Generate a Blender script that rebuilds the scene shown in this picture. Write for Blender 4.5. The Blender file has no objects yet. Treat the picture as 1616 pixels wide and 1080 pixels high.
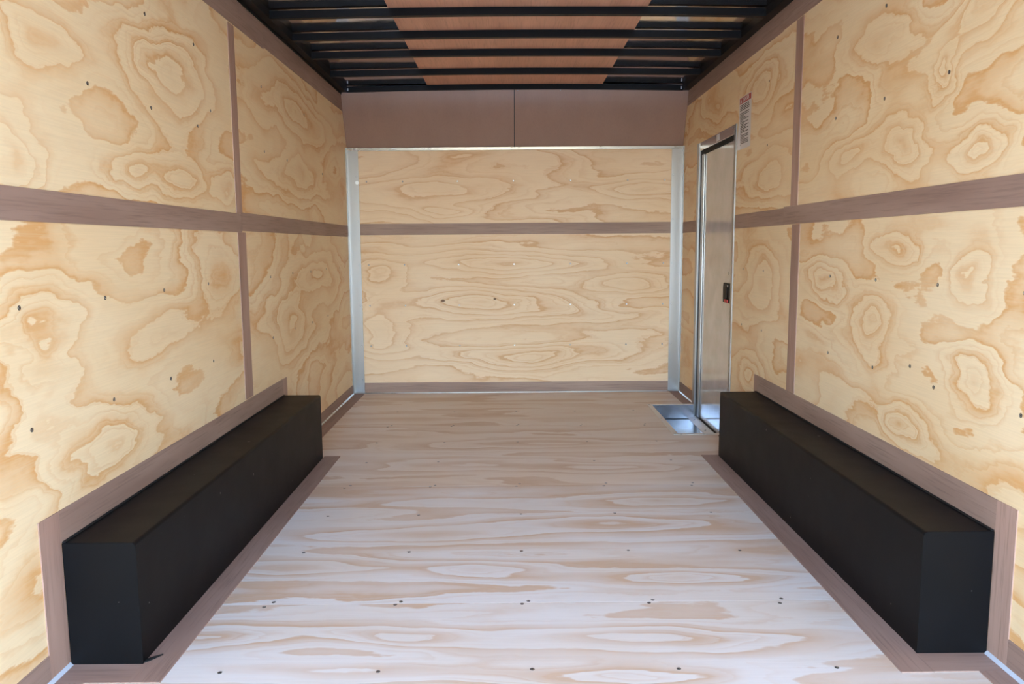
import bpy, bmesh, math, random
from mathutils import Matrix, Vector

sc = bpy.context.scene
col = sc.collection
random.seed(4)

# ------------------------------------------------------------------ camera
F_PX = 1238.0
PITCH, YAW, ROLL = 0.12190, 0.00402, -0.00699
cam_d = bpy.data.cameras.new('camera')
cam = bpy.data.objects.new('camera', cam_d)
col.objects.link(cam)
cam_d.sensor_fit = 'HORIZONTAL'
cam_d.sensor_width = 36.0
cam_d.lens = F_PX / 1616.0 * 36.0
cam_d.clip_start = 0.02
fw = Vector((math.sin(YAW) * math.cos(PITCH), math.cos(YAW) * math.cos(PITCH), -math.sin(PITCH)))
rt0 = Vector((math.cos(YAW), -math.sin(YAW), 0))
up0 = rt0.cross(fw)
rt = math.cos(ROLL) * rt0 + math.sin(ROLL) * up0
up = -math.sin(ROLL) * rt0 + math.cos(ROLL) * up0
M3 = Matrix((rt, up, -fw)).transposed()
cam.matrix_world = Matrix.Translation((-0.0547, 0, 1.0925)) @ M3.to_4x4()
sc.camera = cam

# ------------------------------------------------------------------ sky, sun, exposure
w = bpy.data.worlds.new('world')
sc.world = w
w.use_nodes = True
wn = w.node_tree
wn.nodes.clear()
sky = wn.nodes.new('ShaderNodeTexSky')
sky.sky_type = 'NISHITA'
sky.sun_disc = False
sky.sun_elevation = math.radians(57)
sky.sun_rotation = math.radians(182)      # sun stands behind the camera, high over the rear opening
sky.air_density = 1.2
sky.ozone_density = 3.5
sky.dust_density = 0.5
bg = wn.nodes.new('ShaderNodeBackground')
bg.inputs['Strength'].default_value = 1.5
wo = wn.nodes.new('ShaderNodeOutputWorld')
wn.links.new(sky.outputs[0], bg.inputs[0])
wn.links.new(bg.outputs[0], wo.inputs[0])

sun_d = bpy.data.lights.new('sun', 'SUN')
sun_d.energy = 2.6
sun_d.angle = math.radians(0.6)
sun_d.color = (1.0, 0.97, 0.93)
sun = bpy.data.objects.new('sun', sun_d)
col.objects.link(sun)
# the sun lights the yard behind the trailer; its patch on the unseen rear floor brightens the inside
saz = math.radians(182)
sd = -Vector((math.sin(saz) * math.cos(math.radians(57)), math.cos(saz) * math.cos(math.radians(57)), math.sin(math.radians(57))))
sun.rotation_euler = sd.to_track_quat('-Z', 'Y').to_euler()
sun.location = (12, -2, 14)

sc.view_settings.view_transform = 'Standard'
sc.view_settings.look = 'None'
sc.view_settings.gamma = 1.0
sc.view_settings.use_curve_mapping = False
sc.view_settings.exposure = 0.54
sc.cycles.max_bounces = 24
sc.cycles.diffuse_bounces = 20

# ------------------------------------------------------------------ dimensions (metres)
A = 1.22            # half inner width
D = 5.814           # inner face of the closed front wall
Y0 = -0.35          # rear opening, just behind the camera
ZR = 2.165          # top of wall linings
BOW_B, BOW_T = 2.177, 2.213

# ------------------------------------------------------------------ material helpers
def new_mat(name):
    m = bpy.data.materials.new(name)
    m.use_nodes = True
    nt = m.node_tree
    b = nt.nodes['Principled BSDF']
    return m, nt, b

class NT:
    def __init__(s, nt): s.nt = nt
    def put(s, sock, v):
        if isinstance(v, (int, float)): sock.default_value = v
        elif isinstance(v, (tuple, list)):
            sock.default_value = v if len(sock.default_value) == len(v) else tuple(v) + (1,)
        else: s.nt.links.new(v, sock)
    def m(s, op, a, b=None, c=None, clamp=False):
        n = s.nt.nodes.new('ShaderNodeMath'); n.operation = op; n.use_clamp = clamp
        s.put(n.inputs[0], a)
        if b is not None: s.put(n.inputs[1], b)
        if c is not None: s.put(n.inputs[2], c)
        return n.outputs[0]
    def xyz(s, x, y, z):
        n = s.nt.nodes.new('ShaderNodeCombineXYZ')
        s.put(n.inputs[0], x); s.put(n.inputs[1], y); s.put(n.inputs[2], z)
        return n.outputs[0]
    def sep(s, v):
        n = s.nt.nodes.new('ShaderNodeSeparateXYZ'); s.put(n.inputs[0], v); return n.outputs
    def noise(s, vec, scale=1, detail=2, rough=0.5, dist=0.0):
        n = s.nt.nodes.new('ShaderNodeTexNoise')
        s.put(n.inputs['Vector'], vec)
        n.inputs['Scale'].default_value = scale; n.inputs['Detail'].default_value = detail
        n.inputs['Roughness'].default_value = rough; n.inputs['Distortion'].default_value = dist
        return n.outputs[0]
    def ramp(s, f, stops, interp='LINEAR'):
        n = s.nt.nodes.new('ShaderNodeValToRGB'); n.color_ramp.interpolation = interp
        e = n.color_ramp.elements
        while len(e) < len(stops): e.new(0.5)
        for el, (p, c) in zip(e, stops):
            el.position = p
            el.color = (c, c, c, 1) if isinstance(c, (int, float)) else tuple(c) + (1,)
        s.put(n.inputs[0], f)
        return n.outputs[0]
    def mix(s, f, a, b, mode='MIX'):
        n = s.nt.nodes.new('ShaderNodeMix'); n.data_type = 'RGBA'; n.blend_type = mode
        s.put(n.inputs[0], f); s.put(n.inputs[6], a); s.put(n.inputs[7], b)
        return n.outputs[2]
    def objco(s, off=(0, 0, 0)):
        t = s.nt.nodes.new('ShaderNodeTexCoord')
        n = s.nt.nodes.new('ShaderNodeVectorMath'); n.operation = 'ADD'
        s.nt.links.new(t.outputs['Object'], n.inputs[0]); n.inputs[1].default_value = off
        return n.outputs[0]
    def bump(s, b, h, strength, dist):
        n = s.nt.nodes.new('ShaderNodeBump')
        n.inputs['Strength'].default_value = strength; n.inputs['Distance'].default_value = dist
        s.put(n.inputs['Height'], h); s.nt.links.new(n.outputs[0], b.inputs['Normal'])

def pine(name, u, v, center, seed, bumps, fu, fv, rings, pale, tan, knots=(), amt=1.0, amp=0.95, wob=0.17, wide=0.0):
    """Rotary-cut pine plywood face: nested growth contours along the grain axis u."""
    m, nt, b = new_mat(name)
    N = NT(nt)
    xyz = N.sep(N.objco(center))
    U, V = xyz[u], xyz[v]
    # soft warp so the contours wander
    wv = N.noise(N.xyz(N.m('MULTIPLY', U, 2.2), N.m('MULTIPLY', V, 5.0), seed + 7.3), 1, 2, 0.5)
    wv = N.m('SUBTRACT', wv, 0.5)
    Uw = N.m('MULTIPLY_ADD', wv, 0.24, U)
    Vw = N.m('MULTIPLY_ADD', wv, 0.08, V)
    w2 = N.m('SUBTRACT', N.noise(N.xyz(N.m('MULTIPLY', U, 7.0 * fu), N.m('MULTIPLY', V, 4.2 * fv), seed + 13.1), 1, 3, 0.55), 0.5)
    w3 = N.m('SUBTRACT', N.noise(N.xyz(N.m('MULTIPLY', U, 6.0 * fu), N.m('MULTIPLY', V, 3.6 * fv), seed + 29.4), 1, 3, 0.55), 0.5)
    Uw = N.m('MULTIPLY_ADD', w2, wob / fu, Uw)
    Vw = N.m('MULTIPLY_ADD', w3, wob * 0.8 / fv, Vw)
    h = N.noise(N.xyz(N.m('MULTIPLY', Uw, fu), N.m('MULTIPLY', Vw, fv), seed), 1, 2.2, 0.42, 0.25)
    h = N.m('MULTIPLY', h, amp)
    for i, bp in enumerate(bumps):
        cu, cv, su, sv = bp[:4]
        a = bp[4] if len(bp) > 4 else 0.42
        du = N.m('MULTIPLY', N.m('SUBTRACT', Uw, cu), 1 / (su * 0.95))
        dv = N.m('MULTIPLY', N.m('SUBTRACT', Vw, cv), 1 / (sv * 0.95))
        q = N.m('MULTIPLY_ADD', du, du, N.m('MULTIPLY', dv, dv))
        g = N.m('EXPONENT', N.m('MULTIPLY', q, -0.7))
        h = N.m('MULTIPLY_ADD', g, a, h)
    # ragged fibre teeth on the contour edges
    jag = N.noise(N.xyz(N.m('MULTIPLY', U, 16), N.m('MULTIPLY', V, 95), seed), 1, 2, 0.6)
    jag2 = N.noise(N.xyz(N.m('MULTIPLY', U, 11), N.m('MULTIPLY', V, 22), seed + 3), 1, 3, 0.6)
    h2 = N.m('MULTIPLY_ADD', jag, 0.022, N.m('MULTIPLY_ADD', jag2, 0.05, h))
    t = N.m('FRACT', N.m('MULTIPLY', h2, rings))
    band = N.ramp(t, [(0.0, 0.0), (0.50 - wide, 0.04), (0.72 - wide, 0.26 + wide), (0.86 - wide * 0.6, 0.55 + wide), (0.94, 1.0), (0.97, 0.9), (1.0, 0.0)])
    t2 = N.m('FRACT', N.m('MULTIPLY', h2, rings * 2.7))
    fine = N.ramp(t2, [(0.0, 0.0), (0.6, 0.0), (0.93, 0.6), (1.0, 0.0)])
    mod = N.noise(N.xyz(N.m('MULTIPLY', U, 1.7), N.m('MULTIPLY', V, 4.0), seed + 21), 1, 2, 0.5)
    modA = N.ramp(mod, [(0.30, 0.45), (0.62, 1.0)])
    modB = N.ramp(mod, [(0.40, 0.10), (0.64, 0.65)])
    s = N.m('ADD', N.m('MULTIPLY', band, modA), N.m('MULTIPLY', fine, modB), clamp=True)
    fib = N.noise(N.xyz(N.m('MULTIPLY', U, 6), N.m('MULTIPLY', V, 260), seed), 1, 3, 0.65)
    fibv = N.ramp(fib, [(0.28, 0.80), (0.6, 1.0)])
    s = N.m('MULTIPLY', s, N.m('MULTIPLY_ADD', fibv, 1.6, -0.6))
    s = N.m('MULTIPLY', s, amt, clamp=True)
    pv = N.noise(N.xyz(N.m('MULTIPLY', U, 1.2), N.m('MULTIPLY', V, 2.4), seed + 40), 1, 3, 0.55)
    pale2 = tuple(min(1, c * k) for c, k in zip(pale, (0.96, 0.91, 0.84)))
    base = N.mix(N.ramp(pv, [(0.38, 0.0), (0.66, 1.0)]), pale, pale2)
    c = N.mix(s, base, tan)
    c = N.mix(0.35, c, N.mix(1.0, c, fibv, 'MULTIPLY'))
    for (ku, kv, ks) in knots:
        du = N.m('MULTIPLY', N.m('SUBTRACT', U, ku), 1 / (ks * 1.5))
        dv = N.m('MULTIPLY', N.m('SUBTRACT', V, kv), 1 / ks)
        q = N.m('MULTIPLY_ADD', du, du, N.m('MULTIPLY', dv, dv))
        k = N.ramp(q, [(0.25, 0.92), (1.0, 0.0)])
        c = N.mix(k, c, (0.13, 0.065, 0.03))
    nt.links.new(c, b.inputs['Base Color'])
    b.inputs['Roughness'].default_value = 0.52
    b.inputs['Specular IOR Level'].default_value = 0.35
    N.bump(b, fib, 0.08, 0.002)
    return m

def luan(name, u, tint=(1, 1, 1), gloss=0.6, grain=1.0):
    """Thin tropical plywood strip with fine open pores along axis u."""
    m, nt, b = new_mat(name)
    N = NT(nt)
    xyz = N.sep(N.objco())
    sc_ = [140, 140, 140]; sc_[u] = 5
    oi = nt.nodes.new('ShaderNodeObjectInfo')
    rnd = N.m('MULTIPLY', oi.outputs['Random'], 37.0)
    f = N.noise(N.xyz(*[N.m('MULTIPLY_ADD', xyz[i], sc_[i], rnd) for i in range(3)]), 1, 3, 0.6)
    sc2 = [9, 9, 9]; sc2[u] = 1.1
    g = N.noise(N.xyz(*[N.m('MULTIPLY_ADD', xyz[i], sc2[i], rnd) for i in range(3)]), 1, 3, 0.55)
    c1 = tuple(a * t for a, t in zip((0.372, 0.258, 0.208), tint))
    c2 = tuple(a * t for a, t in zip((0.272, 0.174, 0.136), tint))
    c = N.mix(N.ramp(g, [(0.3, 0.5 - 0.5 * grain), (0.7, 0.5 + 0.5 * grain)]), c1, c2)
    c = N.mix(N.ramp(f, [(0.3, 0.45 * grain), (0.5, 0.0)]), c, tuple(a * 0.55 for a in c2))
    nt.links.new(c, b.inputs['Base Color'])
    b.inputs['Roughness'].default_value = gloss
    N.bump(b, f, 0.1, 0.001)
    return m

def metal(name, colr, rough, metallic=1.0, brush=None, wave=None, aniso=0.0):
    m, nt, b = new_mat(name)
    N = NT(nt)
    b.inputs['Metallic'].default_value = metallic
    xyz = N.sep(N.objco())
    sx = [30, 30, 30]
    if brush is not None: sx[brush] = 1.5
    f = N.noise(N.xyz(*[N.m('MULTIPLY', xyz[i], sx[i]) for i in range(3)]), 1, 3, 0.6)
    nt.links.new(N.mix(N.ramp(f, [(0.3, 0.0), (0.7, 1.0)]), tuple(c * 0.93 for c in colr), colr), b.inputs['Base Color'])
    nt.links.new(N.m('MULTIPLY_ADD', f, 0.12, rough - 0.06), b.inputs['Roughness'])
    if wave:
        g = N.noise(N.objco(), wave[0], 1.0, 0.4)
        N.bump(b, g, 1.0, wave[1])
    return m

def paint(name, colr, rough, spec=0.5, coat=0.0, chips=False, wave=None):
    m, nt, b = new_mat(name)
    N = NT(nt)
    f = N.noise(N.objco(), 6, 4, 0.6)
    c = N.mix(N.ramp(f, [(0.35, 0.0), (0.7, 1.0)]), colr, tuple(x * 1.18 for x in colr))
    if chips:
        v = N.noise(N.objco(), 38, 2, 0.5)
        c = N.mix(N.ramp(v, [(0.775, 0.0), (0.80, 1.0)]), c, (0.16, 0.15, 0.14))
    nt.links.new(c, b.inputs['Base Color'])
    nt.links.new(N.m('MULTIPLY_ADD', f, 0.14, rough - 0.07), b.inputs['Roughness'])
    b.inputs['Specular IOR Level'].default_value = spec
    b.inputs['Coat Weight'].default_value = coat
    b.inputs['Coat Roughness'].default_value = 0.04
    if wave: N.bump(b, N.noise(N.objco(), wave[0], 1.0, 0.4), 1.0, wave[1])
    else: N.bump(b, N.noise(N.objco(), 240, 2, 0.6), 0.06, 0.001)
    return m

LUAN = [luan('luan_x', 0), luan('luan_y', 1), luan('luan_z', 2, (1.18, 1.12, 1.10))]
LUAN_HEAD = luan('luan_header', 2, (0.94, 0.88, 0.82), 0.42, 0.25)
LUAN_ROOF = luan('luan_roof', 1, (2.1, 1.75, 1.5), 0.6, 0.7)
ALU_Z = metal('aluminium_upright', (0.36, 0.36, 0.37), 0.36, brush=2)
ALU_X = metal('aluminium_bar', (0.42, 0.42, 0.42), 0.28, brush=0)
ALU_PAN = metal('aluminium_pan', (0.42, 0.44, 0.48), 0.22, brush=1)
ROOF_SKIN = metal('galvanised_roof', (0.86, 0.85, 0.84), 0.09, wave=(0.9, 0.030))
SKIN = paint('white_skin', (0.6, 0.6, 0.6), 0.3)
ALU_MATTE = metal('matte_aluminium', (0.74, 0.73, 0.71), 0.5, metallic=0.75)
ZINC = metal('zinc_screw', (0.62, 0.66, 0.70), 0.3)
GAP_SHADE = paint('painted_gap_shade', (0.03, 0.03, 0.03), 0.7)  # dark colour standing in for shade in the header gap and screw recesses
BLACK_STEEL = paint('black_steel', (0.005, 0.005, 0.0055), 0.45, 0.16)
BLACK_BOX = paint('black_box_paint', (0.0045, 0.0045, 0.005), 0.46, 0.12, chips=True)
RUBBER = paint('black_rubber', (0.008, 0.008, 0.008), 0.7, 0.3)
BLACK_PLASTIC = paint('black_plastic', (0.006, 0.006, 0.006), 0.5, 0.15)
RED_PLASTIC = paint('red_plastic', (0.42, 0.006, 0.012), 0.4)
DOOR_WHITE = paint('gloss_white_panel', (0.38, 0.375, 0.385), 0.22, 0.5, 1.0, wave=(2.0, 0.0003))
BEAD = paint('pale_sealant', (0.46, 0.50, 0.55), 0.4)
PAPER = paint('sticker_paper', (0.62, 0.60, 0.59), 0.45)
INK = paint('sticker_ink', (0.05, 0.045, 0.045), 0.6)
RED_INK = paint('sticker_red', (0.38, 0.035, 0.03), 0.5)

def gravel():
    m, nt, b = new_mat('gravel')
    N = NT(nt)
    f = N.noise(N.objco(), 14, 6, 0.7)
    nt.links.new(N.ramp(f, [(0.3, (0.42, 0.41, 0.40)), (0.7, (0.60, 0.59, 0.58))]), b.inputs['Base Color'])
    b.inputs['Roughness'].default_value = 0.95
    N.bump(b, f, 0.6, 0.02)
    return m
GRAVEL = gravel()

# ------------------------------------------------------------------ mesh helpers
class MB:
    def __init__(s): s.v = []; s.f = []; s.mi = []
    def add(s, vs, fs, mi=0):
        o = len(s.v); s.v += [tuple(x) for x in vs]
        s.f += [tuple(i + o for i in f) for f in fs]; s.mi += [mi] * len(fs)
        return s
    def box(s, x0, x1, y0, y1, z0, z1, mi=0):
        vs = [(x, y, z) for x in (x0, x1) for y in (y0, y1) for z in (z0, z1)]
        return s.add(vs, [(0, 1, 3, 2), (4, 6, 7, 5), (0, 4, 5, 1), (2, 3, 7, 6), (0, 2, 6, 4), (1, 5, 7, 3)], mi)
    def prism(s, poly, ax, a, b, mi=0):
        """poly in the two other axes (cyclic order), extruded along ax from a to b."""
        def mk(p, t):
            r = [0, 0, 0]; o = [(1, 2), (2, 0), (0, 1)][ax]
            r[o[0]], r[o[1]], r[ax] = p[0], p[1], t
            return r
        n = len(poly)
        vs = [mk(p, a) for p in poly] + [mk(p, b) for p in poly]
        fs = [tuple(range(n - 1, -1, -1)), tuple(range(n, 2 * n))]
        fs += [(i, (i + 1) % n, n + (i + 1) % n, n + i) for i in range(n)]
        return s.add(vs, fs, mi)

def wloc(o):
    p = Vector((0, 0, 0))
    while o is not None: p += o.location; o = o.parent
    return p

def obj(name, mb, mat, parent=None, bevel=0.0, origin=None, smooth=False):
    vs = [Vector(v) for v in mb.v]
    if origin is None:
        lo = Vector([min(v[i] for v in vs) for i in range(3)]); hi = Vector([max(v[i] for v in vs) for i in range(3)])
        origin = (lo + hi) / 2
    origin = Vector(origin)
    me = bpy.data.meshes.new(name)
    me.from_pydata([v - origin for v in vs], [], mb.f)
    for mt in (mat if isinstance(mat, list) else [mat]): me.materials.append(mt)
    for pl, i in zip(me.polygons, mb.mi): pl.material_index = i
    bm = bmesh.new(); bm.from_mesh(me)
    bmesh.ops.recalc_face_normals(bm, faces=bm.faces)
    if bevel > 0:
        bmesh.ops.bevel(bm, geom=bm.edges[:] , offset=bevel, segments=2, affect='EDGES', profile=0.5, clamp_overlap=True)
    bm.to_mesh(me); bm.free()
    if smooth:
        for pl in me.polygons: pl.use_smooth = True
    o = bpy.data.objects.new(name, me)
    col.objects.link(o)
    o.parent = parent
    o.location = origin - (wloc(parent) if parent else Vector((0, 0, 0)))
    return o

def struct(o):
    o['kind'] = 'structure'; return o

def thing(name, label, cat, loc, group=None):
    o = bpy.data.objects.new(name, None)
    o.empty_display_size = 0.1
    col.objects.link(o); o.location = loc
    o['label'] = label; o['category'] = cat
    if group: o['group'] = group
    return o

# screw head: zinc, with the shade of countersink and cross recess painted dark
def screw_mesh():
    mb = MB(); n = 10
    def ring(r, z): return [(r * math.cos(2 * math.pi * i / n), r * math.sin(2 * math.pi * i / n), z) for i in range(n)]
    vs = ring(0.0068, 0.0001) + ring(0.0062, 0.0012) + ring(0.0047, 0.0012) + ring(0.0022, 0.0010) + [(0, 0, 0.0002)]
    fs = []; mi = []
    for k, mm in ((0, 1), (1, 1), (2, 0)):
        for i in range(n):
            j = (i + 1) % n
            fs.append((k * n + i, k * n + j, (k + 1) * n + j, (k + 1) * n + i)); mi.append(mm)
    for i in range(n): fs.append((3 * n + i, 3 * n + (i + 1) % n, 4 * n)); mi.append(1)
    me = bpy.data.meshes.new('screw'); me.from_pydata(vs, [], fs)
    me.materials.append(ZINC); me.materials.append(GAP_SHADE)
    for p, i in zip(me.polygons, mi): p.material_index = i
    return me
SCREW = screw_mesh()
def screw(parent, loc, normal, s=1.0):
    o = bpy.data.objects.new('screw', SCREW); col.objects.link(o)
    o.parent = parent; o.location = Vector(loc) - wloc(parent)
    e = Vector(normal).to_track_quat('Z', 'Y').to_euler(); o.rotation_euler = e
    o.scale = (s, s, s)
    return o

# ================================================================== SETTING
g = MB(); g.box(-40, 40, -40, 45, -0.75, -0.55)
ground = struct(obj('ground', g, GRAVEL))

# ---- step well opening in the floor
WX0, WX1, WY0, WY1 = 0.915, A, 4.445, 5.285
# ---- floor: steel cross members under the sheets
mb = MB()
mb.box(-A - 0.03, WX0 - 0.02, Y0, D + 0.03, -0.075, -0.020)
mb.box(WX0 - 0.02, A + 0.03, Y0, WY0 - 0.02, -0.075, -0.020)
mb.box(WX0 - 0.02, A + 0.03, WY1 + 0.02, D + 0.03, -0.075, -0.020)
floor = struct(obj('floor', mb, BLACK_STEEL, origin=(0, 0, 0)))
FP, FT = (0.71, 0.695, 0.675), (0.585, 0.43, 0.305)
seams = [Y0, -0.135, 1.085, 2.305, 3.500, 4.715, D]
fb = {2: [(0.29, 2.09, 0.42, 0.06), (-0.35, 2.10, 0.16, 0.05), (-0.96, 2.09, 0.2, 0.07), (0.26, 1.87, 0.3, 0.04), (-0.5, 1.92, .3, .05)],
      3: [(0.48, 2.47, 0.38, 0.055), (-0.72, 2.59, 0.33, 0.05), (-0.15, 2.55, 0.24, 0.06), (-0.45, 2.87, 0.5, 0.07), (0.3, 3.0, .4, .07), (0.6, 3.28, .35, .07)],
      4: [(0.4, 3.75, .4, .09), (-0.4, 3.9, .5, .1), (0.1, 4.3, .5, .1)]}
for i in range(6):
    y0, y1 = seams[i], seams[i + 1] - 0.0015
    if i < 4: poly = [(-A, y0), (A, y0), (A, y1), (-A, y1)]
    elif i == 4: poly = [(-A, y0), (A, y0), (A, WY0), (WX0, WY0), (WX0, y1), (-A, y1)]
    else: poly = [(-A, y0), (WX0, y0), (WX0, WY1), (A, WY1), (A, y1), (-A, y1)]
    c = (0, (y0 + y1) / 2, -0.01)
    mt = pine('floor_pine', 0, 1, c, 3.1 + (i - 1) * 11.7, fb.get(i, []), 0.75, 4.6, 4.0, FP if i < 4 else (0.735, 0.665, 0.59), FT, amt=1.2, wob=0.10, wide=0.14)
    mt.node_tree.nodes['Principled BSDF'].inputs['Roughness'].default_value = 0.45
    obj('plywood_sheet', MB().prism(poly, 2, -0.0195, 0.0), mt, floor, origin=c)

def strip(parent, x0, x1, y0, y1, z0, z1, ax, name='joint_strip'):
    return obj(name, MB().box(x0, x1, y0, y1, z0, z1), LUAN[ax], parent)

T = 0.003
LBW, LBH, LB0, LB1 = 0.1926, 0.336, 1.958, 3.986
RBW, RBH, RB0, RB1 = 0.1894, 0.340, 1.976, 3.972
FI = 0.944
# floor strips: beside each wheel box, across its two ends and along the walls
strip(floor, -(A - LBW), -FI, LB0 - 0.088, LB1 + 0.035, 0, T, 1)
strip(floor, A - RBW, FI, RB0 - 0.090, RB1 + 0.015, 0, T, 1)
strip(floor, -A, -(A - LBW), LB0 - 0.088, LB0, 0, T, 0)
strip(floor, A - RBW, A, RB0 - 0.088, RB0, 0, T, 0)
strip(floor, -A, -1.137, Y0 + 0.02, LB0 - 0.089, 0, T, 1)
strip(floor, 1.145, A, Y0 + 0.02, RB0 - 0.089, 0, T, 1)
strip(floor, -A, -1.137, LB1, D - 0.002, 0, T, 1)
strip(floor, 1.145, A, 5.322, D - 0.002, 0, T, 1)
strip(floor, 1.145, A, RB1, WY0 - 0.035, 0, T, 1)

# floor screws
for k, v in {1.921: (-0.81, -0.40, 0.0, 0.38, 0.79), 2.290: (-0.81, -0.41, -0.02, 0.37, 0.77), 2.320: (-0.79, -0.395, 0, 0.385, 0.785),
             2.71: (-0.80, -0.42, -0.015, 0.37, 0.77), 3.105: (-0.80, -0.43, -0.01, 0.375, 0.77),
             3.482: (-0.81, -0.42, -0.025, 0.375, 0.776), 3.515: (-0.79, -0.40, -0.01, 0.39, 0.79), 3.90: (-0.785, -0.42, 0.376, 0.77),
             4.30: (-0.8, -0.42, -0.01, 0.38, 0.77), 4.70: (-0.8, -0.41, -0.01, 0.38, 0.77), 4.73: (-0.78, -0.4, 0.0, 0.39, 0.78),
             5.12: (-0.8, -0.42, -0.01, 0.38, 0.77)}.items():
    for x in v: screw(floor, (x, k + random.uniform(-.008, .008), 0.0), (0, 0, 1), 0.85)

# ---- side walls
def wall_skin(name, s, door):
    mb = MB(); x0, x1 = sorted((s * (A + 0.035), s * (A + 0.037)))
    if not door: mb.box(x0, x1, Y0, D + 0.04, -0.08, 2.2040)
    else:
        mb.box(x0, x1, Y0, 4.49, -0.08, 2.2040); mb.box(x0, x1, 5.31, D + 0.04, -0.08, 2.2040); mb.box(x0, x1, 4.49, 5.31, 1.73, 2.26)
    # tubular wall studs between the lining and the skin
    for k in range(16):
        y = Y0 + 0.03 + k * 0.406
        if door and 4.46 < y < 5.34: continue
        if y > D: continue
        a, b_ = sorted((s * (A + 0.0105), s * (A + 0.0345)))
        mb.box(a, b_, y, y + 0.025, 0.0, 2.16)
    return struct(obj(name, mb, SKIN, origin=(0, 0, 0)))

WP, WT = (0.83, 0.668, 0.432), (0.67, 0.365, 0.14)
def wall_panel(parent, s, poly, seed, bumps, fu=1.15, fv=3.0, rings=6.0, **kw):
    a, b_ = sorted((s * A, s * (A + 0.01)))
    ys = [p[0] for p in poly]; zs = [p[1] for p in poly]
    c = (s * (A + 0.005), (min(ys) + max(ys)) / 2, (min(zs) + max(zs)) / 2)
    mt = pine('wall_pine', 1, 2, c, seed, bumps, fu, fv, rings, WP, WT, wide=0.06, **kw)
    return obj('plywood_panel', MB().prism(poly, 0, a, b_), mt, parent, origin=c)

def rect(a, b_, c, d): return [(a, c), (b_, c), (b_, d), (a, d)]

wl = wall_skin('wall_left', -1, False)
ZJL = 1.203
wall_panel(wl, -1, rect(Y0, 3.455, ZJL + .001, ZR), 2.4, [(2.05, 1.62, .17, .10), (1.91, 1.30, .10, .09), (2.49, 1.33, .13, .055), (2.88, 1.33, .22, .065), (3.31, 1.33, .12, .07), (2.82, 1.68, .30, .13)])
wall_panel(wl, -1, rect(3.457, D, ZJL + .001, ZR), 15.1, [(4.49, 1.81, .5, .14), (4.52, 1.50, .6, .11)])
wall_panel(wl, -1, rect(Y0, 3.465, 0.001, ZJL), 33.7, [(2.51, .83, .36, .10), (1.93, .83, .16, .12), (2.26, .52, .30, .12), (3.14, 1.02, .25, .13)], fu=0.95)
wall_panel(wl, -1, rect(3.467, D, 0.001, ZJL), 47.2, [(4.26, .72, .45, .17), (4.8, .94, .48, .11)])
# butt strips over the joints
def wstrip(parent, s, y0, y1, z0, z1, ax):
    a, b_ = sorted((s * (A - T), s * A))
    return strip(parent, a, b_, y0, y1, z0, z1, ax)
wstrip(wl, -1, Y0, 3.47, 1.160, 1.240, 1)
wstrip(wl, -1, 3.471, 5.765, 1.166, 1.246, 1)
wstrip(wl, -1, 3.411, 3.484, 1.241, 2.030, 2)
wstrip(wl, -1, 3.414, 3.515, 0.425, 1.159, 2)
wstrip(wl, -1, Y0, 3.9, 2.036, 2.150, 1)
wstrip(wl, -1, 3.901, 5.70, 2.045, 2.157, 1)
wstrip(wl, -1, LB0, LB1, LBH, 0.421, 1)
wstrip(wl, -1, LB0 - 0.088, LB0, T, 0.421, 2)
wstrip(wl, -1, LB1, LB1 + 0.070, T, 0.420, 2)
wstrip(wl, -1, Y0 + .02, LB0 - 0.089, T, 0.076, 1)
wstrip(wl, -1, LB1 + 0.071, 5.765, T, 0.072, 1)

wr = wall_skin('wall_right', 1, True)
ZJR = 1.221
DY0, DY1, DZ1 = 4.47, 5.33, 1.745        # door opening in the lining
wall_panel(wr, 1, rect(Y0, 3.53, ZJR + .001, ZR + .01), 61.9, [(2.96, 1.42, .25, .06), (2.56, 1.40, .12, .08), (2.18, 1.36, .16, .06), (2.36, 1.58, .06, .08), (2.77, 1.79, .24, .11), (2.2, 1.75, .15, .1)])
wall_panel(wr, 1, [(3.532, ZJR + .001), (DY0, ZJR + .001), (DY0, DZ1), (DY1, DZ1), (DY1, ZJR + .001), (D, ZJR + .001), (D, ZR + .01), (3.532, ZR + .01)], 75.3,
           [(4.07, 1.87, .26, .13), (3.88, 1.41, .28, .12)])
wall_panel(wr, 1, rect(Y0, 3.49, 0.001, ZJR), 88.8, [(2.75, .83, .14, .09), (2.15, .99, .11, .09), (3.15, .95, .13, .06), (2.44, .49, .14, .05), (2.11, .72, .14, .09), (2.61, 1.08, .13, .05)])
wall_panel(wr, 1, rect(3.492, DY0, 0.001, ZJR), 93.5, [(3.97, .92, .25, .16), (4.13, .41, .22, .10)])
wall_panel(wr, 1, rect(DY1, D, 0.001, ZJR), 104.1, [])
wstrip(wr, 1, Y0, 3.66, 1.181, 1.262, 1)
wstrip(wr, 1, 3.661, DY0 - .03, 1.180, 1.256, 1)
wstrip(wr, 1, DY1 + .01, 5.765, 1.178, 1.256, 1)
wstrip(wr, 1, 3.490, 3.575, 1.263, 2.064, 2)
wstrip(wr, 1, 3.450, 3.545, 0.427, 1.179, 2)
wstrip(wr, 1, Y0, 3.75, 2.068, 2.182, 1)
wstrip(wr, 1, 3.751, 5.70, 2.064, 2.178, 1)
wstrip(wr, 1, RB0, RB1, RBH, 0.425, 1)
wstrip(wr, 1, RB0 - 0.082, RB0, T, 0.425, 2)
wstrip(wr, 1, RB1, RB1 + 0.043, T, 0.424, 2)
wstrip(wr, 1, Y0 + .02, RB0 - 0.083, T, 0.084, 1)
wstrip(wr, 1, DY1 + .01, 5.765, T, 0.080, 1)
wstrip(wr, 1, RB1 + 0.044, DY0 - 0.03, T, 0.080, 1)

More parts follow.
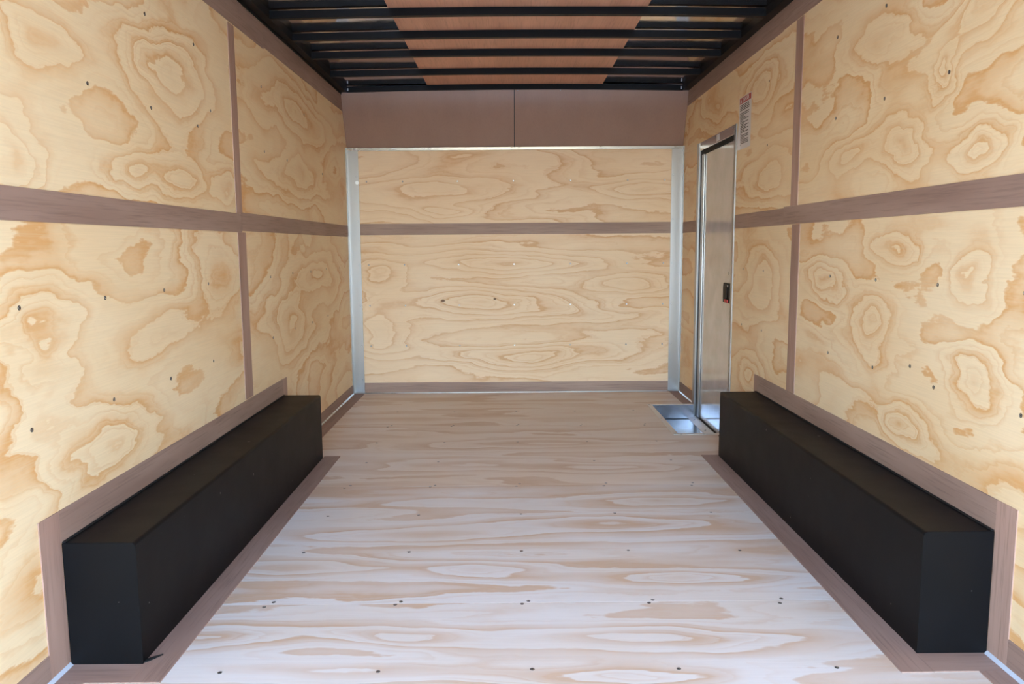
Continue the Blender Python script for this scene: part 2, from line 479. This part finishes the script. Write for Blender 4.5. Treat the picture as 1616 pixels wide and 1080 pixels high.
for (y, z) in [(1.87, 1.85), (2.26, 1.85), (2.641, 1.843), (3.036, 1.845), (1.87, 1.55), (2.256, 1.549), (2.648, 1.550), (3.036, 1.549), (3.174, 1.628),
               (1.869, .954), (2.271, .952), (2.662, .952), (3.058, .955), (1.879, .655), (2.281, .651), (2.675, .647), (3.068, .650),
               (3.843, 1.85), (4.24, 1.55), (3.85, 1.55), (4.63, 1.85), (5.03, 1.55), (3.86, .95), (4.26, .955), (4.65, .95), (5.05, .955), (3.86, .65), (4.26, .655), (4.65, .65), (5.05, .655), (5.45, .95)]:
    screw(wl, (-A, y, z), (1, 0, 0), 0.9)
for (y, z) in [(2.742, 1.884), (3.134, 1.882), (2.332, 1.88), (2.332, 1.581), (2.723, 1.578), (3.12, 1.575), (3.111, .965), (2.722, .967), (2.326, .969), (1.93, .968),
               (3.932, 1.879), (3.93, 1.575), (4.272, .658), (2.714, .661), (2.316, .662), (1.912, .664), (3.10, .66), (2.46, .704), (3.93, .96), (4.27, .96), (3.93, .66)]:
    screw(wr, (A, y, z), (-1, 0, 0), 0.9)

# ---- closed front wall (the far end of the room)
wb = struct(obj('wall_back', MB().box(-A - 0.037, A + 0.037, D + 0.035, D + 0.039, -0.08, 2.2265), SKIN, origin=(0, 0, 0)))
ZJF = 1.222
def front_panel(z0, z1, seed, bumps, knots=(), **kw):
    c = (0, D + 0.005, (z0 + z1) / 2)
    mt = pine('front_pine', 0, 2, c, seed, bumps, 0.72, 3.8, 6.4, (0.82, 0.635, 0.435), (0.64, 0.365, 0.18), knots, wob=0.10, **kw)
    return obj('plywood_panel', MB().box(-A, A, D, D + 0.01, z0, z1), mt, wb, origin=c)
front_panel(0.001, ZJF, 121.4, [(0, .96, .55, .07, .55), (-.32, .68, .50, .10, .6), (0, .27, .52, .08, .55), (-1.01, .48, .19, .19), (.87, .80, .30, .07), (-1.0, .9, .2, .1)],
            knots=[(-0.541, 0.692, 0.013), (-0.156, 0.703, 0.009)])
front_panel(ZJF + .001, 1.80, 133.0, [(-.35, 1.50, .60, .09, .5), (.86, 1.51, .30, .06), (-.53, 1.34, .25, .05)])
strip(wb, -1.138, 1.138, D - T, D, 1.178, 1.260, 0)
strip(wb, -1.138, 1.138, D - T, D, 0.006, 0.079, 0)
for z, dz in ((1.563, 0), (0.960, 0), (0.659, 0), (0.357, 0)):
    for x in (-1.083, -0.82, -0.42, -0.012, 0.403, 0.82, 1.09):
        screw(wb, (x, D, z), (0, -1, 0), 0.85)
# sloped smooth header above, two pieces meeting at mid width
prof = [(0.0, 0.0), (0.2, 0.036), (0.39, 0.070), (0.56, 0.104), (0.72, 0.133), (0.87, 0.150), (1.0, 0.158)]
HZ0, HZ1 = 1.803, 2.2050
def header(x0, x1):
    pts = [(D - d, HZ0 + s * (HZ1 - HZ0)) for s, d in prof]
    poly = pts + [(y + 0.006, z) for y, z in reversed(pts)]
    o = obj('header_panel', MB().prism(poly, 0, x0, x1), LUAN_HEAD, wb, smooth=True)
    o.data.set_sharp_from_angle(angle=0.6)
    return o
header(-A + 0.001, -0.0070); header(-0.0015, A - 0.001)
hs = [(D - d + 0.0062, HZ0 + q * (HZ1 - HZ0)) for q, d in prof]
obj('header_seam_shade', MB().prism(hs + [(y + 0.005, z) for y, z in reversed(hs)], 0, -0.020, 0.012), GAP_SHADE, wb)  # dark strip painted as the shadow in the gap between the header panels
for x in (-1.19, -0.75, -0.3, 0.02, 0.32, 0.75, 1.19):
    screw(wb, (x, D - 0.158, 2.172), (0, -1, 0.1), 0.6)

# ---- aluminium corner angles and header bar
def corner(name, s):
    mb = MB()
    mb.box(*sorted((s * (A - 0.082), s * A)), D - 0.006, D - 0.0032, 0.0, 1.80)
    mb.box(*sorted((s * (A - 0.0032), s * A)), D - 0.048, D - 0.006, 0.0, 1.80)
    o = struct(obj(name, mb, ALU_Z, origin=(s * A, D, 0)))
    for z in (0.10, 0.36, 0.66, 0.96, 1.28, 1.60): screw(o, (s * (A - 0.068), D - 0.006, z), (0, -1, 0), 0.8)
    foot = obj('foot_bracket', MB().box(*sorted((s * (A - 0.082), s * (A - 0.004))), D - 0.020, D - 0.007, 0.0032, 0.012), ALU_X, o)
    return o
post_l = corner('trim_1', -1)
post_r = corner('trim_2', 1)
cap = MB().prism([(1.556 + 0.013 * math.sin(t * math.pi / 6), -1.150 + 0.013 * math.cos(t * math.pi / 6)) for t in range(12)], 1, D - 0.011, D - 0.0062)
obj('push_rivet', cap, ZINC, post_l)

bar = MB()
bar.box(-A + 0.004, -0.002, D - 0.020, D - 0.0065, 1.783, 1.8025)
bar.box(0.0, A - 0.004, D - 0.020, D - 0.0065, 1.784, 1.8025)
hb = struct(obj('trim_3', bar, ALU_X))
for x in (-1.16, -0.62, -0.02, 0.03, 0.62, 1.16):
    obj('rivet', MB().box(x - 0.010, x + 0.010, D - 0.0235, D - 0.0201, 1.786, 1.8005), ALU_X, hb, bevel=0.0015)
lab = obj('arrow_label', MB().box(-1.178, -1.138, D - 0.0212, D - 0.0201, 1.7845, 1.8005), PAPER, hb)
lab['label'] = 'tiny white label with a dark arrow'
arrow = MB().prism([(1.7925, -1.174), (1.7985, -1.163), (1.794, -1.163), (1.794, -1.152), (1.791, -1.152), (1.791, -1.163), (1.7865, -1.163)], 1, D - 0.0217, D - 0.0212)
obj('arrow_print', arrow, INK, lab)

# ---- pale bead in the seam between wall and floor
def bead(name, s, y0, y1):
    p = [(0.0031, s * (A - 0.0032)), (0.0031, s * (A - 0.0115)), (0.0052, s * (A - 0.0090)), (0.0090, s * (A - 0.0052)), (0.0115, s * (A - 0.0032))]
    return struct(obj(name, MB().prism(p, 1, y0, y1), BEAD))
bead('trim_4', -1, Y0 + 0.02, LB0 - 0.002)
bead('trim_5', 1, Y0 + 0.02, RB0 - 0.002)
def thin_bead(name, s, y0, y1):
    p = [(0.0031, s * (A - 0.0032)), (0.0031, s * (A - 0.010)), (0.010, s * (A - 0.0032))]
    return struct(obj(name, MB().prism(p, 1, y0, y1), ALU_X))
thin_bead('trim_6', -1, LB1 + 0.002, D - 0.05)
thin_bead('trim_7', 1, DY1 + 0.012, D - 0.05)
struct(obj('trim_8', MB().box(-1.136, 1.136, D - 0.010, D - 0.0035, 0.0, 0.0055), ALU_X))

# ---- ceiling: galvanised roof sheet, liner board down the middle, black bows, side rails
CROWN = 0.013
def arch(x): return CROWN * (1 - min(1.0, abs(x) / 1.175) ** 2) - CROWN
def arched(x0, x1, z0, z1, y0, y1, n=20):
    """a bar or sheet following the slight crown of the roof, extruded along Y"""
    xs = [x0 + (x1 - x0) * i / n for i in range(n + 1)]
    lo = [(z0 + arch(x), x) for x in xs]; hi = [(z1 + arch(x), x) for x in reversed(xs)]
    return MB().prism(lo + hi, 1, y0, y1)
def arched_obj(name, mb, mat, parent=None, **kw):
    o = obj(name, mb, mat, parent, smooth=True, **kw)
    o.data.set_sharp_from_angle(angle=0.5)
    return o
ceiling = struct(arched_obj('ceiling', arched(-A - 0.037, A + 0.037, 2.2190, 2.2265, Y0, D + 0.042, 32), ROOF_SKIN, origin=(0, 0, 0)))
for y0, y1 in ((Y0, 3.2), (3.201, 5.66)):
    arched_obj('liner_board', arched(-0.612, 0.612, BOW_T + 0.0008, 2.2187, y0, y1, 14), LUAN_ROOF, ceiling)
bow_y = [5.645, 5.140, 4.658, 4.260, 3.862, 3.46, 3.06, 2.66, 2.26, 1.86, 1.46, 1.06, 0.66, 0.26, -0.14]
for y in bow_y:
    arched_obj('roof_bow', arched(-A + 0.045, A - 0.045, BOW_B, BOW_T, y, y + 0.032), BLACK_STEEL, ceiling)
for s in (-1, 1):
    zb = 2.152 if s < 0 else 2.176
    mb = MB()
    mb.box(*sorted((s * (A - 0.048), s * (A + 0.034))), Y0, D - 0.165, zb + 0.012 if s < 0 else 2.164, 2.2055)
    mb.box(*sorted((s * (A - 0.010), s * (A - 0.0035))), Y0, D - 0.165, zb, 2.2050)
    obj('side_rail', mb, BLACK_STEEL, ceiling)
for s in (-1, 1):
    obj('weld_tab', MB().box(*sorted((s * (A - 0.060), s * (A - 0.054))), 5.6385, 5.6445, 2.172, 2.190), ZINC, ceiling)

# ---- side door in the right wall
door = bpy.data.objects.new('door_1', None); col.objects.link(door); door.location = (A, 4.9, -0.095); struct(door)
XI = A - 0.010          # inner face of the jambs
obj('side_jamb', MB().box(XI, A + 0.034, 5.284, 5.336, -0.094, 1.757), ALU_Z, door, bevel=0.002)
obj('side_jamb', MB().box(A - 0.006, A + 0.034, 4.452, 4.492, -0.094, 1.757), ALU_Z, door, bevel=0.002)
hd = obj('head_jamb', MB().box(A - 0.006, A + 0.034, 4.493, 5.283, 1.703, 1.757), metal('aluminium_head', (0.72, 0.72, 0.73), 0.16, brush=1), door, bevel=0.002)
for y in (4.52, 4.90, 5.25): screw(hd, (A - 0.006, y, 1.742), (-1, 0, 0), 0.9)
for z in (0.35, 0.85, 1.35, 1.72): screw(door, (A - 0.006, 4.467, z), (-1, 0, 0), 0.9)
tl = obj('reflection_patch', MB().box(A - 0.0066, A - 0.0060, 4.80, 4.865, 1.712, 1.752), PAPER, hd)  # pale patch standing in for a reflection on the head jamb
# rubber gasket running round the opening
mb = MB()
mb.box(A + 0.004, A + 0.030, 5.254, 5.2838, -0.090, 1.7028)
mb.box(A + 0.004, A + 0.030, 4.4922, 4.503, -0.090, 1.7028)
mb.box(A + 0.004, A + 0.030, 4.503, 5.254, 1.680, 1.7028)
mb.box(A + 0.004, A + 0.030, 4.503, 5.254, -0.090, -0.072)
obj('gasket', mb, RUBBER, door)
leaf = obj('door_leaf', MB().box(A + 0.014, A + 0.036, 4.503, 5.254, -0.0715, 1.6795), DOOR_WHITE, door)
obj('leaf_edge', MB().box(A + 0.003, A + 0.0138, 5.205, 5.2535, -0.071, 1.679), ALU_Z, leaf, bevel=0.003)
obj('leaf_edge', MB().box(A + 0.008, A + 0.0138, 4.5035, 4.520, -0.071, 1.679), ALU_Z, leaf, bevel=0.002)
screw(leaf, (A + 0.0138, 4.60, 0.925), (-1, 0, 0), 1.2)
# recessed paddle latch with a red tab
latch = obj('latch', MB().box(A - 0.002, A + 0.0135, 4.523, 4.655, 0.752, 0.868), BLACK_PLASTIC, leaf, bevel=0.005)
latch['label'] = 'black plastic door latch with a red tab'
obj('paddle', MB().box(A - 0.006, A - 0.0021, 4.560, 4.640, 0.775, 0.852), BLACK_PLASTIC, latch, bevel=0.0015)
obj('release_tab', MB().box(A - 0.010, A - 0.0022, 4.535, 4.60, 0.756, 0.774), RED_PLASTIC, latch, bevel=0.0015)
obj('fixing_screw', MB().box(A - 0.0035, A - 0.0021, 4.548, 4.558, 0.846, 0.856), ZINC, latch, bevel=0.0005)

# ---- bright step well let into the floor in front of the door
well = thing('step_well', 'shallow shiny aluminium step well let into the floor before the side door', 'step well', ((WX0 + A) / 2, 4.865, -0.097))
mb = MB()
PX0, PX1, PY0, PY1, PZ = WX0 + 0.002, A + 0.012, WY0 + 0.002, WY1 - 0.003, -0.0975
obj('pan_bottom', MB().box(PX0, PX1, PY0, PY1, PZ, PZ + 0.002), ALU_PAN, well)
obj('pan_side', MB().box(PX0, PX1 - 0.024, PY1 - 0.002, PY1, PZ + 0.0022, 0.002), ALU_PAN, well)
obj('pan_side', MB().box(PX0, PX1 - 0.024, PY0, PY0 + 0.002, PZ + 0.0022, 0.002), ALU_PAN, well)
obj('pan_side', MB().box(PX0, PX0 + 0.002, PY0 + 0.0022, PY1 - 0.0022, PZ + 0.0022, 0.002), ALU_PAN, well)
fl = obj('flange', MB().box(0.893, 0.923, 4.425, 5.305, 0.0022, 0.0048), ALU_MATTE, well)
f2 = obj('flange', MB().box(0.9235, A - 0.004, 4.425, 4.452, 0.0022, 0.0048), ALU_MATTE, well)
f3 = obj('flange', MB().box(0.9235, A - 0.012, 5.280, 5.305, 0.0022, 0.0048), ALU_MATTE, well)
for y in (4.44, 4.86, 5.29): screw(fl, (0.906, y, 0.0042), (0, 0, 1), 0.9)
for x in (0.94, 1.07, 1.18): screw(f2, (x, 4.437, 0.0042), (0, 0, 1), 0.8)
sill = obj('sill', MB().prism([(PZ + 0.003, A - 0.045), (PZ + 0.003, A + 0.0035), (PZ + 0.022, A + 0.0035), (PZ + 0.019, A - 0.008)], 1, PY0 + 0.003, PY1 - 0.003), ALU_MATTE, well)
for y in (4.60, 4.90, 5.20): screw(sill, (A - 0.024, y, PZ + 0.0125), (-0.4, 0, 1), 0.9)
obj('pan_seam', MB().box(PX0 + 0.003, A - 0.046, PY1 - 0.012, PY1 - 0.004, PZ + 0.0021, PZ + 0.0040), RUBBER, well)

# ================================================================== WHEEL BOXES
def wheel_box(s, w_, h_, y0, y1, label):
    xi = A - w_
    root = thing('wheel_box', label, 'wheel box', (s * (A - w_ / 2), (y0 + y1) / 2, 0), 'black steel wheel boxes along the side walls')
    r = 0.009; th = 0.003
    out = [(h_, A - 0.004)]
    for k in range(6):
        a = k / 5 * math.pi / 2
        out.append((h_ - r + r * math.cos(a), xi + r - r * math.sin(a)))
    out.append((0.0, xi))
    inn = [(0.0, xi + th)]
    for k in range(5, -1, -1):
        a = k / 5 * math.pi / 2
        out_r = r - th
        inn.append((h_ - r + out_r * math.cos(a), xi + r - out_r * math.sin(a)))
    inn.append((h_ - th, A - 0.004))
    poly = [(z, s * x) for z, x in out + inn]
    obj('shell', MB().prism(poly, 1, y0 + 0.0022, y1 - 0.0022), BLACK_BOX, root)
    for ya, yb in ((y0, y0 + 0.002), (y1 - 0.002, y1)):
        pl = [(0.0, s * (A - 0.004)), (0.0, s * (xi + 0.0008))] + [(z - 0.0008, s * (x + 0.0008)) for z, x in out[-2:0:-1]] + [(h_ - 0.0008, s * (A - 0.004))]
        obj('end_plate', MB().prism(pl, 1, ya, yb), BLACK_BOX, root)
    # folded lip of the end plate seen as a fine raised edge
    mb = MB()
    mb.box(*sorted((s * (xi - 0.0012), s * (xi + 0.0008))), y0 - 0.0005, y0 + 0.010, 0.0035, h_ - 0.01)
    obj('corner_weld', mb, BLACK_BOX, root)
    mb = MB().box(*sorted((s * (A - 0.012), s * (A - 0.0035))), y0 + 0.003, y1 - 0.003, h_ + 0.0004, h_ + 0.0030)
    obj('wall_bead', mb, RUBBER, root)
    return root
lwb = wheel_box(-1, LBW, LBH, LB0, LB1, 'long black steel wheel box against the left wall')
xe = -(A - LBW)
obj('shadow_sliver', MB().prism([(xe + 0.0005, LB0 + 0.004), (xe + 0.010, LB0 + 0.012), (xe + 0.034, LB0 + 0.045), (xe + 0.012, LB0 + 0.030), (xe + 0.0005, LB0 + 0.020)], 2, T + 0.0001, T + 0.004), RUBBER, lwb)  # thin dark piece standing in for a sliver of shadow at the box corner
wheel_box(1, RBW, RBH, RB0, RB1, 'long black steel wheel box against the right wall with the side door')

# ================================================================== DANGER STICKER
sy0, sy1, sz0, sz1 = 4.207, 4.420, 1.606, 1.884      # Y runs right to left for the reader
st = thing('warning_sticker', 'white danger sticker with red heading on the plywood above the side door', 'sticker', (A, (sy0 + sy1) / 2, sz0))
nx, nz = 6, 8
vs = []; fs = []
for j in range(nz + 1):
    for i in range(nx + 1):
        y = sy1 + (sy0 - sy1) * i / nx; z = sz0 + (sz1 - sz0) * j / nz
        lift = 0.010 * max(0, 1 - i / 1.0) * max(0, 1 - j / 5.0)        # lower far corner has curled off
        vs.append((A - 0.0006 - lift, y, z))
n1 = len(vs)
vs += [(x + 0.0004, y, z) for x, y, z in vs]
for j in range(nz):
    for i in range(nx):
        a = j * (nx + 1) + i
        q = (a, a + 1, a + nx + 2, a + nx + 1)
        fs.append(q); fs.append(tuple(n1 + k for k in reversed(q)))
obj('paper', MB().add(vs, fs), PAPER, st)
XP = A - 0.0012
H_ = sz1 - sz0
red = obj('heading_band', MB().box(XP, XP + 0.0004, sy0 + 0.006, sy1 - 0.008, sz1 - 0.034, sz1 - 0.004), RED_INK, st)
red['label'] = 'red heading reading DANGER'
def text_mesh(body, size, loc, mat, parent, name):
    cu = bpy.data.curves.new('tmp', 'FONT'); cu.body = body; cu.size = size
    cu.align_x = 'CENTER'; cu.align_y = 'CENTER'; cu.extrude = 0.0001; cu.offset = 0.0006
    to = bpy.data.objects.new('tmp', cu); col.objects.link(to)
    dg = bpy.context.evaluated_depsgraph_get()
    me = bpy.data.meshes.new_from_object(to.evaluated_get(dg))
    bpy.data.objects.remove(to)
    me.materials.clear(); me.materials.append(mat)
    R = Matrix(((0, 0, -1), (-1, 0, 0), (0, 1, 0))).to_4x4()
    me.transform(R)
    o = bpy.data.objects.new(name, me); col.objects.link(o); o.parent = parent
    o.location = Vector(loc) - wloc(parent)
    return o
text_mesh('DANGER', 0.0285, (XP - 0.0004, (sy0 + sy1) / 2 - 0.012, sz1 - 0.0190), PAPER, red, 'lettering')
tri = MB().prism([(sy1 - 0.022, sz1 - 0.030), (sy1 - 0.048, sz1 - 0.030), (sy1 - 0.035, sz1 - 0.008)], 0, XP - 0.0005, XP - 0.0001)
obj('warning_triangle', tri, PAPER, red)
mb = MB()
rr = random.Random(9)
lens = [.86, .90, .95, .97, 0, .92, .90, .42, .60, .88, .35, .90, .40, .90, .62, .88, .48, .90, .20, .90, .90, .55, .88, .88, .90, .16]
z = sz1 - 0.042
for L_ in lens:
    if L_:
        y = sy1 - 0.016; end = sy1 - 0.016 - L_ * 0.178
        while y > end + 0.004:
            wd = rr.uniform(0.008, 0.024); y2 = max(end, y - wd)
            mb.box(XP, XP + 0.0003, y2, y, z - 0.0044, z)
            y = y2 - 0.0022
    z -= 0.00845
pr = obj('small_print', mb, INK, st)
pr['kind'] = 'stuff'
